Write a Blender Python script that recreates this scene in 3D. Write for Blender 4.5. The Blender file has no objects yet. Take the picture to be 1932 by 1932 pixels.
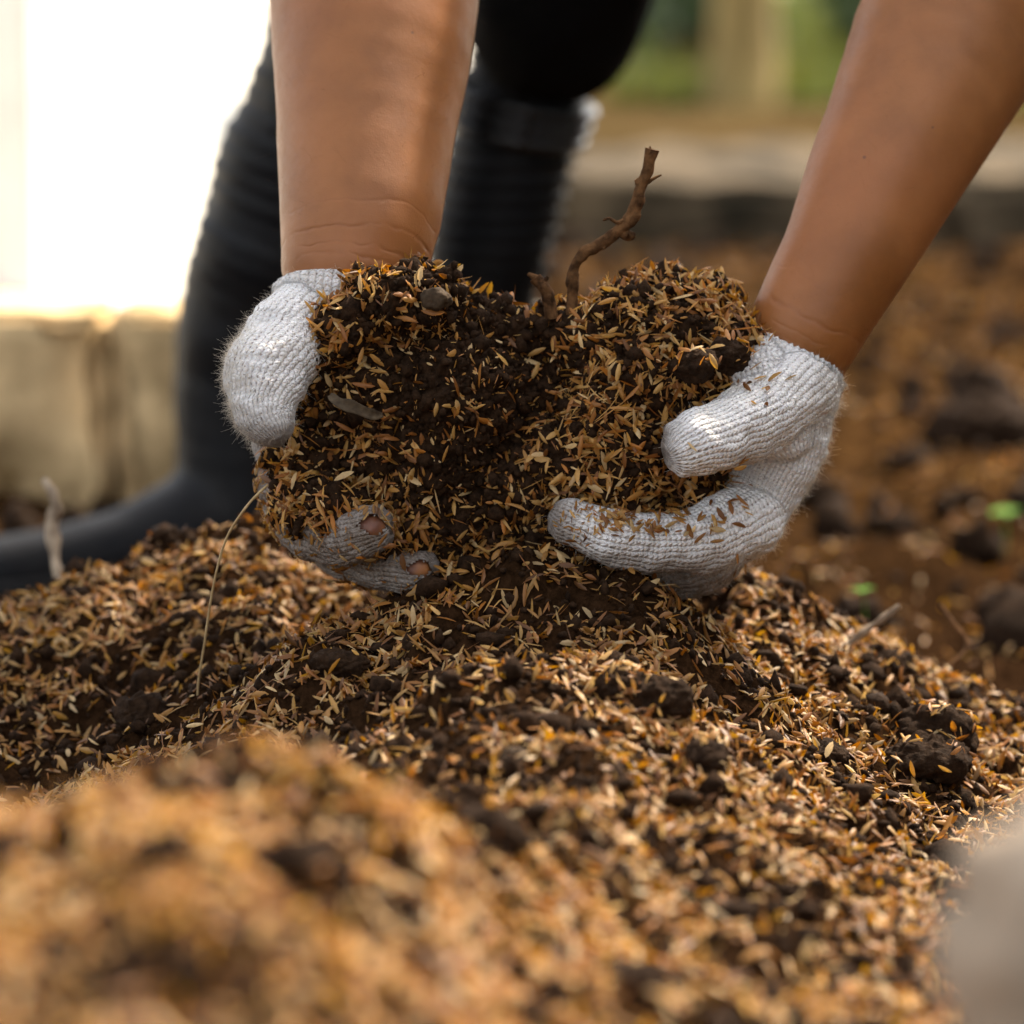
import bpy, bmesh, math, random
import numpy as np
from mathutils import Vector, Matrix

R = math.radians
SC = bpy.context.scene
COL = SC.collection
random.seed(5)
RNG = np.random.default_rng(11)

# ------------------------------------------------------------------ camera, sky, sun, exposure
CAM = np.array([0.0, -1.42, 0.40])
TH = R(9.6)
FPX = 6842.0                     # focal length in units of a 1932 px wide frame
cam = bpy.data.cameras.new('camera')
cam.lens = 85; cam.sensor_fit = 'HORIZONTAL'; cam.sensor_width = 24.0
cam.clip_start = 0.05; cam.clip_end = 400
cam.dof.use_dof = True; cam.dof.focus_distance = 1.405; cam.dof.aperture_fstop = 4.3
cam.dof.aperture_blades = 0
camo = bpy.data.objects.new('camera', cam); COL.objects.link(camo)
camo.location = CAM; camo.rotation_euler = (R(90) - TH, 0, 0)
SC.camera = camo

SUN_EL, SUN_AZ = R(50), R(40)    # azimuth clockwise from +Y (behind the person, to the right)
w = bpy.data.worlds.new('World'); SC.world = w; w.use_nodes = True
nt = w.node_tree; bg = nt.nodes['Background']
sky = nt.nodes.new('ShaderNodeTexSky'); sky.sky_type = 'NISHITA'; sky.sun_disc = False
sky.sun_elevation = SUN_EL; sky.sun_rotation = SUN_AZ
sky.air_density = 1.0; sky.dust_density = 3.0; sky.ozone_density = 0.6
hsv = nt.nodes.new('ShaderNodeHueSaturation'); hsv.inputs['Saturation'].default_value = 0.38
nt.links.new(sky.outputs[0], hsv.inputs['Color']); wm = nt.nodes.new('ShaderNodeMix'); wm.data_type = 'RGBA'; wm.blend_type = 'MULTIPLY'; wm.inputs[0].default_value = 1; wm.inputs[7].default_value = (1.0, 0.95, 0.89, 1)
nt.links.new(hsv.outputs[0], wm.inputs[6]); nt.links.new(wm.outputs[2], bg.inputs[0]); bg.inputs[1].default_value = 0.15
sun = bpy.data.lights.new('sun', 'SUN'); sun.energy = 2.7; sun.angle = R(0.6); sun.color = (1.0, 0.85, 0.66)
suno = bpy.data.objects.new('sun', sun); COL.objects.link(suno)
sd = Vector((math.sin(SUN_AZ) * math.cos(SUN_EL), math.cos(SUN_AZ) * math.cos(SUN_EL), math.sin(SUN_EL)))
suno.rotation_euler = sd.to_track_quat('Z', 'Y').to_euler(); suno.location = (2, 4, 5)
SC.view_settings.view_transform = 'Standard'; SC.view_settings.look = 'None'
SC.view_settings.gamma = 1; SC.view_settings.exposure = 1.75
SC.render.engine = 'CYCLES'
SC.cycles.use_denoising = True
SC.cycles.max_bounces = 6; SC.cycles.transparent_max_bounces = 4

F = np.array([0, math.cos(TH), -math.sin(TH)]); U = np.array([0, math.sin(TH), math.cos(TH)])
def P(px, py, Y=0.0):
    """a point at depth Y metres behind the focus plane"""
    d = F + np.array([1.0, 0, 0]) * (px - 966) / FPX + U * (966 - py) / FPX
    return CAM + d * ((Y - CAM[1]) / d[1])
def M(px, Y=0.0):                # frame units to metres at that depth
    return px / FPX * (Y - CAM[1])

# ------------------------------------------------------------------ noise
def _h(ix, iy, iz, s):
    n = (ix.astype(np.int64) * 73856093) ^ (iy.astype(np.int64) * 19349663) ^ (iz.astype(np.int64) * 83492791) ^ (s * 2654435761 & 0xffffffff)
    n &= 0xffffffff
    n = ((n ^ (n >> 15)) * 2246822519) & 0xffffffff
    n = ((n ^ (n >> 13)) * 3266489917) & 0xffffffff
    return ((n ^ (n >> 16)) & 0xffff) / 32767.5 - 1.0
def noise(p, f, s=0):
    q = np.asarray(p) * f
    i = np.floor(q); t = q - i; t = t * t * t * (t * (t * 6 - 15) + 10)
    x, y, z = i[:, 0], i[:, 1], i[:, 2]; a, b, c = t[:, 0], t[:, 1], t[:, 2]
    def g(dx, dy, dz): return _h(x + dx, y + dy, z + dz, s)
    c00 = g(0,0,0)*(1-a)+g(1,0,0)*a; c10 = g(0,1,0)*(1-a)+g(1,1,0)*a
    c01 = g(0,0,1)*(1-a)+g(1,0,1)*a; c11 = g(0,1,1)*(1-a)+g(1,1,1)*a
    return (c00*(1-b)+c10*b)*(1-c)+(c01*(1-b)+c11*b)*c
def fbm(p, f, o=3, s=0, g=0.5):
    r = 0; a = 1
    for k in range(o):
        r = r + a * noise(p, f * 2.03 ** k, s + k * 7); a *= g
    return r

# ------------------------------------------------------------------ mesh helpers
def setp(o, label=None, cat=None, group=None, kind=None):
    if label: o['label'] = label
    if cat: o['category'] = cat
    if group: o['group'] = group
    if kind: o['kind'] = kind
    return o
def link(name, me, mat, parent=None, smooth=True):
    o = bpy.data.objects.new(name, me); COL.objects.link(o)
    if mat: me.materials.clear(); me.materials.append(mat)
    if parent: o.parent = parent
    if smooth: me.polygons.foreach_set('use_smooth', np.ones(len(me.polygons), dtype=bool))
    return o
def np_mesh(name, V, Fc, smooth=True):
    V = np.asarray(V, dtype=np.float32); Fc = np.asarray(Fc, dtype=np.int32)
    me = bpy.data.meshes.new(name); k = Fc.shape[1]
    me.vertices.add(len(V)); me.vertices.foreach_set('co', V.ravel())
    me.loops.add(Fc.size); me.loops.foreach_set('vertex_index', Fc.ravel())
    me.polygons.add(len(Fc)); me.polygons.foreach_set('loop_start', np.arange(0, Fc.size, k, dtype=np.int32))
    me.update(calc_edges=True)
    return me
def attr(me, name, data, typ='FLOAT_COLOR'):
    a = me.attributes.new(name, typ, 'POINT')
    data = np.asarray(data, dtype=np.float32)
    if typ == 'FLOAT_COLOR': a.data.foreach_set('color', data.ravel())
    elif typ == 'FLOAT_VECTOR': a.data.foreach_set('vector', data.ravel())
    else: a.data.foreach_set('value', data.ravel())
def ico(sub):
    bm = bmesh.new(); bmesh.ops.create_icosphere(bm, subdivisions=sub, radius=1)
    v = np.array([x.co[:] for x in bm.verts]); f = np.array([[x.index for x in p.verts] for p in bm.faces]); bm.free()
    return v, f
ICO = {k: ico(k) for k in (1, 2, 3, 4, 5)}
def get_v(me):
    a = np.empty(len(me.vertices) * 3, dtype=np.float32); me.vertices.foreach_get('co', a); return a.reshape(-1, 3).astype(float)
def get_n(me):
    a = np.empty(len(me.vertices) * 3, dtype=np.float32); me.vertices.foreach_get('normal', a); return a.reshape(-1, 3).astype(float)
def put_v(me, v):
    me.vertices.foreach_set('co', np.asarray(v, dtype=np.float32).ravel()); me.update()

def dense(chain, step=0.25):
    """chain: list of (pos, r[, (sx,sy,sz)]) -> interpolated"""
    out = []
    for a, b in zip(chain[:-1], chain[1:]):
        pa, pb = np.array(a[0], float), np.array(b[0], float)
        sa = np.array(a[2] if len(a) > 2 else (1, 1, 1), float); sb = np.array(b[2] if len(b) > 2 else (1, 1, 1), float)
        n = max(1, int(np.linalg.norm(pb - pa) / (min(a[1], b[1]) * step)))
        for k in range(n):
            t = k / n; out.append((pa + (pb - pa) * t, a[1] + (b[1] - a[1]) * t, sa + (sb - sa) * t))
    l = chain[-1]; out.append((np.array(l[0], float), l[1], np.array(l[2] if len(l) > 2 else (1, 1, 1), float)))
    return out
def spline(chain, n=5):
    """Catmull-Rom refine of a chain so it bends smoothly"""
    P_ = [np.array(c[0], float) for c in chain]; r = [c[1] for c in chain]
    s = [np.array(c[2] if len(c) > 2 else (1, 1, 1), float) for c in chain]
    out = []
    for i in range(len(P_) - 1):
        p0, p1, p2, p3 = P_[max(i-1, 0)], P_[i], P_[i+1], P_[min(i+2, len(P_)-1)]
        for k in range(n):
            t = k / n
            q = 0.5 * ((2*p1) + (-p0+p2)*t + (2*p0-5*p1+4*p2-p3)*t*t + (-p0+3*p1-3*p2+p3)*t**3)
            out.append((q, r[i]+(r[i+1]-r[i])*t, s[i]+(s[i+1]-s[i])*t))
    out.append((P_[-1], r[-1], s[-1]))
    return out
def blob(name, chains, voxel, smooth=6, sub=3):
    """fuse chains of tapering balls into one continuous surface"""
    tv, tf = ICO[sub]; V = []; Fc = []; n = 0
    for ch in chains:
        for p, r, s in dense(ch):
            V.append(tv * r * s + p); Fc.append(tf + n); n += len(tv)
    me = np_mesh(name + '_src', np.concatenate(V), np.concatenate(Fc))
    o = bpy.data.objects.new('tmp', me); COL.objects.link(o)
    m = o.modifiers.new('r', 'REMESH'); m.mode = 'VOXEL'; m.voxel_size = voxel
    if smooth:
        m = o.modifiers.new('s', 'SMOOTH'); m.factor = 0.5; m.iterations = smooth
    dg = bpy.context.evaluated_depsgraph_get()
    out = bpy.data.meshes.new_from_object(o.evaluated_get(dg)); out.name = name
    bpy.data.objects.remove(o); bpy.data.meshes.remove(me)
    return out
def tube(path, radii, seg=8, wob=0.0, seed=0, cap=True):
    path = np.asarray(path, float); n = len(path); V = []; 
    up = np.array([0.13, 0.97, 0.21])
    for i in range(n):
        t = path[min(i+1, n-1)] - path[max(i-1, 0)]; t /= np.linalg.norm(t) + 1e-12
        a = np.cross(t, up); a /= np.linalg.norm(a) + 1e-12; b = np.cross(t, a)
        for k in range(seg):
            an = 2*math.pi*k/seg
            V.append(path[i] + (a*math.cos(an)+b*math.sin(an))*radii[i])
    V = np.array(V)
    if wob:
        d = V - np.repeat(path, seg, 0)
        V = V + d * (wob * fbm(V, 1/(np.mean(radii)*2.5), 3, seed))[:, None]
    Fc = []
    for i in range(n-1):
        for k in range(seg):
            Fc.append([i*seg+k, i*seg+(k+1) % seg, (i+1)*seg+(k+1) % seg, (i+1)*seg+k])
    Fc = [list(reversed(f)) for f in Fc]
    if cap:
        V = np.concatenate([V, [path[0]], [path[-1]]]); c0, c1 = len(V)-2, len(V)-1
        for k in range(seg):
            Fc.append([c0, (k+1) % seg, k]); Fc.append([c1, (n-1)*seg+k, (n-1)*seg+(k+1) % seg])
    return V, Fc
def pyd(name, V, Fc):
    me = bpy.data.meshes.new(name); me.from_pydata([tuple(v) for v in V], [], [tuple(f) for f in Fc]); me.update(); return me
def smooth_path(pts, n=6):
    return np.array([q[0] for q in spline([(p, 1) for p in pts], n)])

# ------------------------------------------------------------------ materials
class NT:
    def __init__(s, name):
        s.m = bpy.data.materials.new(name); s.m.use_nodes = True; s.t = s.m.node_tree
        s.b = s.t.nodes['Principled BSDF']; s.out = s.t.nodes['Material Output']
    def n(s, typ, **kw):
        x = s.t.nodes.new(typ)
        for k, v in kw.items():
            if k.startswith('i_'):
                x.inputs[k[2:].replace('_', ' ')].default_value = v
            else: setattr(x, k, v)
        return x
    def l(s, a, b): s.t.links.new(a, b)
    def math(s, op, a, b=None, c=None, clamp=False):
        x = s.t.nodes.new('ShaderNodeMath'); x.operation = op; x.use_clamp = clamp
        for i, q in enumerate((a, b, c)):
            if q is None: continue
            if isinstance(q, (int, float)): x.inputs[i].default_value = q
            else: s.l(q, x.inputs[i])
        return x.outputs[0]
    def noise(s, scale, detail=4, rough=0.55, vec=None, dist=0.0):
        x = s.t.nodes.new('ShaderNodeTexNoise'); x.inputs['Scale'].default_value = scale
        x.inputs['Detail'].default_value = detail; x.inputs['Roughness'].default_value = rough
        x.inputs['Distortion'].default_value = dist
        if vec is None: vec = s.pos()
        s.l(vec, x.inputs['Vector']); return x.outputs[0]
    def pos(s):
        if not hasattr(s, '_p'): s._p = s.t.nodes.new('ShaderNodeTexCoord').outputs['Object']
        return s._p
    def ramp(s, fac, stops):
        x = s.t.nodes.new('ShaderNodeValToRGB'); e = x.color_ramp.elements
        while len(e) < len(stops): e.new(0.5)
        for i, (p, c) in enumerate(stops):
            e[i].position = p; e[i].color = (*c, 1) if len(c) == 3 else c
        s.l(fac, x.inputs[0]); return x.outputs[0]
    def mix(s, fac, a, b, mode='MIX'):
        x = s.t.nodes.new('ShaderNodeMix'); x.data_type = 'RGBA'; x.blend_type = mode
        for sock, q in ((x.inputs[0], fac), (x.inputs[6], a), (x.inputs[7], b)):
            if isinstance(q, (int, float)): sock.default_value = q
            elif isinstance(q, tuple): sock.default_value = (*q, 1)
            else: s.l(q, sock)
        return x.outputs[2]
    def bump(s, h, strength=0.5, dist=0.001, prev=None):
        x = s.t.nodes.new('ShaderNodeBump'); x.inputs['Strength'].default_value = strength
        x.inputs['Distance'].default_value = dist; s.l(h, x.inputs['Height'])
        if prev is not None: s.l(prev, x.inputs['Normal'])
        return x.outputs[0]
    def col(s, c):
        if isinstance(c, tuple): s.b.inputs['Base Color'].default_value = (*c, 1)
        else: s.l(c, s.b.inputs['Base Color'])
    def rough(s, r):
        if isinstance(r, (int, float)): s.b.inputs['Roughness'].default_value = r
        else: s.l(r, s.b.inputs['Roughness'])
    def nrm(s, n): s.l(n, s.b.inputs['Normal'])
    def attr(s, name): return s.n('ShaderNodeAttribute', attribute_name=name)

def m_soil(name='soil', c0=(0.008, 0.0042, 0.002), c1=(0.050, 0.026, 0.013)):
    m = NT(name); f = m.noise(260, 5, 0.7); m.col(m.ramp(f, [(0.3, c0), (0.7, c1)])); m.rough(0.92)
    m.b.inputs['Specular IOR Level'].default_value = 0.08; m.rough(0.85)
    h = m.noise(700, 5, 0.75); h2 = m.noise(220, 3, 0.6)
    m.nrm(m.bump(h, 0.9, 0.0012, m.bump(h2, 0.8, 0.003))); return m.m
def m_ground():
    m = NT('ground_soil'); p = m.pos()
    f = m.noise(240, 5, 0.7); near = m.ramp(f, [(0.3, (0.008, 0.0042, 0.002)), (0.7, (0.042, 0.021, 0.010))])
    f2 = m.noise(30, 6, 0.75); far = m.ramp(f2, [(0.38, (0.010, 0.005, 0.0018)), (0.52, (0.040, 0.020, 0.0075)), (0.70, (0.14, 0.072, 0.026))])
    s = m.n('ShaderNodeSeparateXYZ'); m.l(p, s.inputs[0])
    k = m.math('MULTIPLY', m.math('SUBTRACT', s.outputs[1], 0.45), 1.5, clamp=True)
    c = m.mix(k, near, far)
    # dry sandy earth past the far kerb
    kk = m.math('MULTIPLY', m.math('SUBTRACT', s.outputs[1], 3.4), 1.5, clamp=True)
    c = m.mix(kk, c, m.ramp(m.noise(1.5, 4), [(0.3, (0.045, 0.030, 0.012)), (0.7, (0.10, 0.068, 0.03))]))
    m.col(c); m.rough(1.0); m.b.inputs['Specular IOR Level'].default_value = 0.0
    m.nrm(m.bump(m.noise(700, 5, 0.75), 0.9, 0.0012, m.bump(m.noise(200, 3, 0.6), 0.8, 0.003))); return m.m
def m_husk():
    m = NT('rice_husk'); a = m.attr('tint')
    p = m.noise(900, 3, 0.6); c = m.mix(m.math('MULTIPLY', p, 0.5), a.outputs['Color'], (0.20, 0.10, 0.035), 'MIX')
    m.col(c); m.rough(0.48); m.b.inputs['Specular IOR Level'].default_value = 0.45
    m.nrm(m.bump(m.noise(1500, 2), 0.35, 0.0003))
    tr = m.n('ShaderNodeBsdfTranslucent'); hs = m.n('ShaderNodeHueSaturation'); hs.inputs['Saturation'].default_value = 1.25; hs.inputs['Value'].default_value = 1.1
    m.l(c, hs.inputs['Color']); m.l(hs.outputs[0], tr.inputs[0])
    mx = m.n('ShaderNodeMixShader'); mx.inputs[0].default_value = 0.34
    m.l(m.b.outputs[0], mx.inputs[1]); m.l(tr.outputs[0], mx.inputs[2]); m.l(mx.outputs[0], m.out.inputs[0]); return m.m
def m_glove():
    m = NT('knitted_cotton'); a = m.attr('knit'); s = m.n('ShaderNodeSeparateXYZ'); m.l(a.outputs['Vector'], s.inputs[0])
    wob = m.math('MULTIPLY', m.math('SUBTRACT', m.noise(130, 3), 0.5), 1.0)
    u = m.math('ADD', s.outputs[0], wob); v = m.math('ADD', s.outputs[1], wob)
    fu = m.math('FRACT', u); av = m.math('MULTIPLY', m.math('ABSOLUTE', m.math('SUBTRACT', fu, 0.5)), 2.0)
    w_ = m.math('FRACT', m.math('SUBTRACT', v, m.math('MULTIPLY', av, 0.55)))
    row = m.math('SINE', m.math('MULTIPLY', w_, 6.2832))
    row = m.math('ADD', m.math('MULTIPLY', row, 0.5), 0.5)
    colh = m.math('SUBTRACT', 1.0, m.math('POWER', av, 2.2))
    h = m.math('MULTIPLY', colh, m.math('ADD', m.math('MULTIPLY', row, 0.55), 0.45))
    fuzz = m.noise(1800, 4, 0.8)
    n1 = m.bump(h, 1.0, 0.0014); n2 = m.bump(fuzz, 0.55, 0.0006, n1); m.nrm(n2)
    hole = m.math('MULTIPLY', m.ramp(av, [(0.62, (0, 0, 0)), (0.95, (1, 1, 1))]), m.ramp(row, [(0.15, (1, 1, 1)), (0.55, (0, 0, 0))]))
    hv = m.ramp(m.noise(120, 2), [(0.3, (0.15, 0.15, 0.15)), (0.6, (0.85, 0.85, 0.85))])
    hole = m.math('MULTIPLY', hole, hv)
    base = m.ramp(m.noise(55, 4, 0.6), [(0.3, (0.91, 0.90, 0.89)), (0.7, (0.95, 0.95, 0.96))])
    c = m.mix(hole, base, (0.17, 0.11, 0.085))
    # earth ground into the weave: more of it where the glove was pushed into the soil
    dirt = m.attr('dirt').outputs['Fac']
    dn = m.ramp(m.noise(95, 6, 0.75), [(0.30, (0, 0, 0)), (0.72, (1, 1, 1))])
    dk = m.math('MULTIPLY', dirt, m.math('ADD', m.math('MULTIPLY', dn, 0.35), 0.65), clamp=True)
    c = m.mix(dk, c, (0.13, 0.082, 0.045))
    sp = m.ramp(m.noise(620, 2, 0.5), [(0.675, (0, 0, 0)), (0.71, (1, 1, 1))])
    c = m.mix(m.math('MULTIPLY', sp, 0.7), c, (0.10, 0.05, 0.03))
    band = m.attr('band').outputs['Fac']
    c = m.mix(band, c, (0.62, 0.012, 0.015))
    m.col(c); m.rough(0.95); m.b.inputs['Specular IOR Level'].default_value = 0.15
    m.b.inputs['Sheen Weight'].default_value = 0.08; m.b.inputs['Sheen Roughness'].default_value = 0.5
    m.b.inputs['Subsurface Weight'].default_value = 0.08; m.b.inputs['Subsurface Radius'].default_value = (0.004, 0.003, 0.002); m.b.inputs['Subsurface Scale'].default_value = 0.5
    return m.m
def m_fibre():
    m = NT('cotton_fibre'); m.col((0.85, 0.80, 0.72)); m.rough(0.8)
    tr = m.n('ShaderNodeBsdfTranslucent'); tr.inputs[0].default_value = (0.85, 0.78, 0.66, 1)
    mx = m.n('ShaderNodeMixShader'); mx.inputs[0].default_value = 0.5
    m.l(m.b.outputs[0], mx.inputs[1]); m.l(tr.outputs[0], mx.inputs[2]); m.l(mx.outputs[0], m.out.inputs[0]); return m.m
def m_skin():
    m = NT('skin')
    f = m.noise(38, 4, 0.6); c = m.ramp(f, [(0.3, (0.225, 0.082, 0.019)), (0.55, (0.285, 0.106, 0.026)), (0.8, (0.33, 0.125, 0.034))])
    red = m.noise(9, 2); c = m.mix(m.math('MULTIPLY', m.ramp(red, [(0.45, (0, 0, 0)), (0.7, (1, 1, 1))]), 0.35), c, (0.30, 0.098, 0.032))
    mo = m.n('ShaderNodeTexVoronoi'); mo.inputs['Scale'].default_value = 42; m.l(m.pos(), mo.inputs['Vector'])
    mk = m.math('LESS_THAN', mo.outputs['Distance'], 0.032)
    c = m.mix(m.math('MULTIPLY', mk, 0.65), c, (0.09, 0.035, 0.02))
    cr = m.attr('crease').outputs['Fac']
    d = m.math('ADD', cr, m.math('MULTIPLY', m.math('SUBTRACT', m.noise(30, 3), 0.5), 0.020))
    h = None
    for c0, wd, am in ((0.0035, 0.0011, 0.6), (0.0085, 0.0008, 0.35), (0.0165, 0.0010, 0.45), (0.028, 0.0008, 0.18)):
        q = m.math('DIVIDE', m.math('SUBTRACT', d, c0), wd); q = m.math('MULTIPLY', q, q)
        g = m.math('MULTIPLY', m.math('EXPONENT', m.math('MULTIPLY', q, -1.0)), -am)
        h = g if h is None else m.math('ADD', h, g)
    part = m.ramp(m.noise(60, 2), [(0.42, (0, 0, 0)), (0.62, (1, 1, 1))])
    h = m.math('MULTIPLY', h, part)
    c = m.mix(m.math('MULTIPLY', h, -0.40, clamp=True), c, (0.20, 0.075, 0.04))
    c = m.mix(m.attr('dirt').outputs['Fac'], c, (0.13, 0.050, 0.030))
    m.col(c)
    vp = m.n('ShaderNodeTexVoronoi'); vp.inputs['Scale'].default_value = 1100; vp.feature = 'DISTANCE_TO_EDGE'; m.l(m.pos(), vp.inputs['Vector'])
    n0 = m.bump(h, 0.45, 0.0015); n1 = m.bump(vp.outputs[0], 0.2, 0.0003, n0); n2 = m.bump(m.noise(420, 4, 0.7), 0.18, 0.0005, n1); m.nrm(n2)
    m.rough(m.math('ADD', m.math('MULTIPLY', m.noise(300, 3), 0.25), 0.36))
    m.b.inputs['Subsurface Weight'].default_value = 0.25; m.b.inputs['Subsurface Radius'].default_value = (0.010, 0.004, 0.002); m.b.inputs['Subsurface Scale'].default_value = 0.5
    m.b.inputs['Specular IOR Level'].default_value = 0.45
    return m.m
def m_rubber():
    m = NT('black_rubber'); dust = m.ramp(m.noise(28, 6, 0.7), [(0.45, (0, 0, 0)), (0.8, (1, 1, 1))])
    m.col(m.mix(m.math('MULTIPLY', dust, 0.30), (0.004, 0.0045, 0.006), (0.032, 0.025, 0.018)))
    m.rough(m.math('ADD', m.math('MULTIPLY', m.noise(20, 4), 0.35), 0.34)); m.b.inputs['Specular IOR Level'].default_value = 0.20; m.nrm(m.bump(m.noise(90, 3), 0.2, 0.002)); return m.m
def m_plain(name, c0, c1, scale=60, rough=0.85, bump=0.3, bd=0.001, stops=(0.35, 0.65), det=5, bscale=None):
    m = NT(name); m.col(m.ramp(m.noise(scale, det, 0.65), [(stops[0], c0), (stops[1], c1)])); m.rough(rough)
    m.nrm(m.bump(m.noise(bscale or scale * 3, 5, 0.7), bump, bd)); return m.m
def m_leaf(name, c):
    m = NT(name); a = m.attr('tint'); m.col(a.outputs['Color']); m.rough(0.5)
    tr = m.n('ShaderNodeBsdfTranslucent'); m.l(a.outputs['Color'], tr.inputs[0])
    mx = m.n('ShaderNodeMixShader'); mx.inputs[0].default_value = 0.4
    m.l(m.b.outputs[0], mx.inputs[1]); m.l(tr.outputs[0], mx.inputs[2]); m.l(mx.outputs[0], m.out.inputs[0]); return m.m

def m_cloth():
    m = m_plain('black_cloth', (0.003, 0.003, 0.003), (0.008, 0.007, 0.007), 300, 0.95, 0.4, 0.001); m.node_tree.nodes['Principled BSDF'].inputs['Specular IOR Level'].default_value = .08; return m
MAT = dict(
    soil=m_soil(), clod=m_soil('clod', (0.010, 0.0055, 0.003), (0.046, 0.025, 0.013)), ground=m_ground(), husk=m_husk(), glove=m_glove(), fibre=m_fibre(),
    skin=m_skin(), rubber=m_rubber(),
    trousers=m_cloth(),
    shirt=m_plain('dark_shirt', (0.03, 0.035, 0.045), (0.045, 0.05, 0.06), 200, 0.9),
    root=m_plain('root_bark', (0.025, 0.012, 0.006), (0.17, 0.085, 0.035), 170, 0.85, 0.9, 0.0015),
    twig=m_plain('dry_twig', (0.16, 0.11, 0.07), (0.42, 0.33, 0.23), 150, 0.85, 0.8, 0.001),
    thread=m_plain('root_thread', (0.30, 0.19, 0.08), (0.52, 0.38, 0.19), 200, 0.7),
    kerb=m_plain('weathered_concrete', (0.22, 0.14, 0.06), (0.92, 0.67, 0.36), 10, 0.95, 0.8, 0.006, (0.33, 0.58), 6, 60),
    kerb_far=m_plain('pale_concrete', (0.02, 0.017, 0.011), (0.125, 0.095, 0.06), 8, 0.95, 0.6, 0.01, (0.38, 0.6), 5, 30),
    stone=m_plain('grey_stone', (0.30, 0.235, 0.17), (0.45, 0.365, 0.28), 18, 0.9, 0.6, 0.002),
    pebble=m_plain('pebble', (0.03, 0.02, 0.012), (0.08, 0.055, 0.034), 150, 0.7, 0.5, 0.001),
    yard=m_plain('sunlit_concrete', (0.66, 0.62, 0.52), (0.84, 0.80, 0.70), 0.5, 0.9, 0.3, 0.003),
    whitewall=m_plain('white_paint', (0.76, 0.75, 0.73), (0.86, 0.85, 0.83), 2, 0.8),
    lawn=m_plain('lawn_earth', (0.06, 0.10, 0.012), (0.17, 0.20, 0.03), 1.2, 0.95, 0.5, 0.01),
    leaf=m_leaf('leaves', (0.1, 0.2, 0.02)),
    bark=m_plain('tan_bark', (0.20, 0.14, 0.045), (0.33, 0.24, 0.085), 6, 0.9, 0.8, 0.01),
    sprout=m_plain('sprout_green', (0.05, 0.16, 0.003), (0.10, 0.26, 0.006), 90, 0.9),
    dryleaf=m_plain('grey_dry_leaf', (0.035, 0.024, 0.015), (0.09, 0.065, 0.04), 220, 0.6, 0.5, 0.0006),
    gloss=m_plain('shiny_rubber', (0.01, 0.01, 0.011), (0.02, 0.02, 0.02), 60, 0.16, 0.1),
    lint=m_plain('lint', (0.30, 0.25, 0.20), (0.5, 0.44, 0.38), 200, 0.95),
    nail=m_plain('nail', (0.50, 0.26, 0.19), (0.56, 0.31, 0.23), 200, 0.4),
    hair=m_plain('hair', (0.01, 0.008, 0.006), (0.02, 0.015, 0.01), 200, 0.5),
)

for k in ('pebble', 'dryleaf', 'root', 'stone', 'kerb', 'kerb_far'):
    MAT[k].node_tree.nodes['Principled BSDF'].inputs['Specular IOR Level'].default_value = 0.08
# ------------------------------------------------------------------ the earth (one sheet to the horizon)
CTRL = [ # frame x, frame y, depth behind the focus plane
 (950,1045,.015),(1060,1055,.015),(850,1075,.01),(950,1150,-.04),(950,1300,-.13),(950,1450,-.22),(1000,1600,-.33),(1000,1750,-.42),(1000,1932,-.52),
 (750,1130,.0),(640,1190,.0),(560,1250,-.01),(620,1300,-.06),(700,1400,-.12),(480,1330,-.05),
 (450,1462,-.47),(600,1466,-.46),(300,1492,-.47),(700,1490,-.45),(780,1530,-.43),(850,1570,-.42),(900,1650,-.44),
 (200,1530,-.49),(80,1580,-.52),(-60,1600,-.53),(100,1700,-.61),(400,1650,-.60),(100,1932,-.70),(500,1932,-.66),(700,1700,-.53),(750,1900,-.60),
 (60,1500,-.02),(150,1400,.02),(300,1420,-.03),(100,1250,.08),(60,1160,.13),(-80,1170,.13),(210,1065,.17),(300,1075,.17),(400,1005,.18),(500,1000,.18),(600,1030,.19),
 (450,1150,.11),(300,1250,.07),(400,1330,.0),(560,1190,.07),(-100,1400,.03),
 (1200,1105,.01),(1300,1180,.0),(1400,1285,-.02),(1500,1385,-.04),(1650,1500,-.06),(1800,1600,-.09),(1200,1250,-.07),(1300,1350,-.10),(1250,1500,-.2),
 (1330,1095,.12),(1450,1160,.12),(1600,1215,.12),(1700,1268,.12),(1820,1320,.12),(1960,1380,.13),(2100,1430,.13),
 (1450,1230,.06),(1600,1330,.05),(1750,1400,.03),(1900,1480,.02),(2100,1520,.02),
 (1500,1600,-.2),(1300,1700,-.33),(1600,1750,-.28),(1700,1900,-.38),(1300,1932,-.50),(1900,1750,-.2),(2100,1900,-.28)]
CW = [P(*c) for c in CTRL]
for x in np.linspace(-.5, .5, 9):                      # behind the heaps the earth drops to the bed's level
    CW += [np.array([x, y, 0.0]) for y in (.34, .46, .6)]
for x, z in ((-.30, .0), (-.12, .03), (.02, .02), (.10, .02)):
    CW.append(np.array([x, .26, z]))
CW += [np.array([-.075, -.30, .075]), np.array([-.17, -.28, .06]), np.array([-.115, -.22, .065]), np.array([.06, .08, .06]), np.array([-.02, .09, .07]),
       np.array([-.07, .075, .045]), np.array([-.055, .06, .05])]
CW += [np.array([s * .5, y, .08]) for s in (-1, 1) for y in (-.9, -.6, -.3, 0)] + [np.array([0, -1.0, .08]), np.array([.12, -.75, .13]), np.array([.2, -.9, .1]), np.array([-.1, -.85, .15])]
CW = np.array(CW)
def sstep(a, b, x):
    t = np.clip((x - a) / (b - a), 0, 1); return t * t * (3 - 2 * t)
def mean_h(x, y): return 0.07 * (1 - sstep(.1, .5, y)) * (1 - sstep(.5, 1.2, np.abs(x))) * sstep(-2.2, -1.2, y)
LK = 0.10
def kern(r): return (1 + r / LK) * np.exp(-r / LK)
_D = np.hypot(CW[:, None, 0] - CW[None, :, 0], CW[:, None, 1] - CW[None, :, 1])
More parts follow.
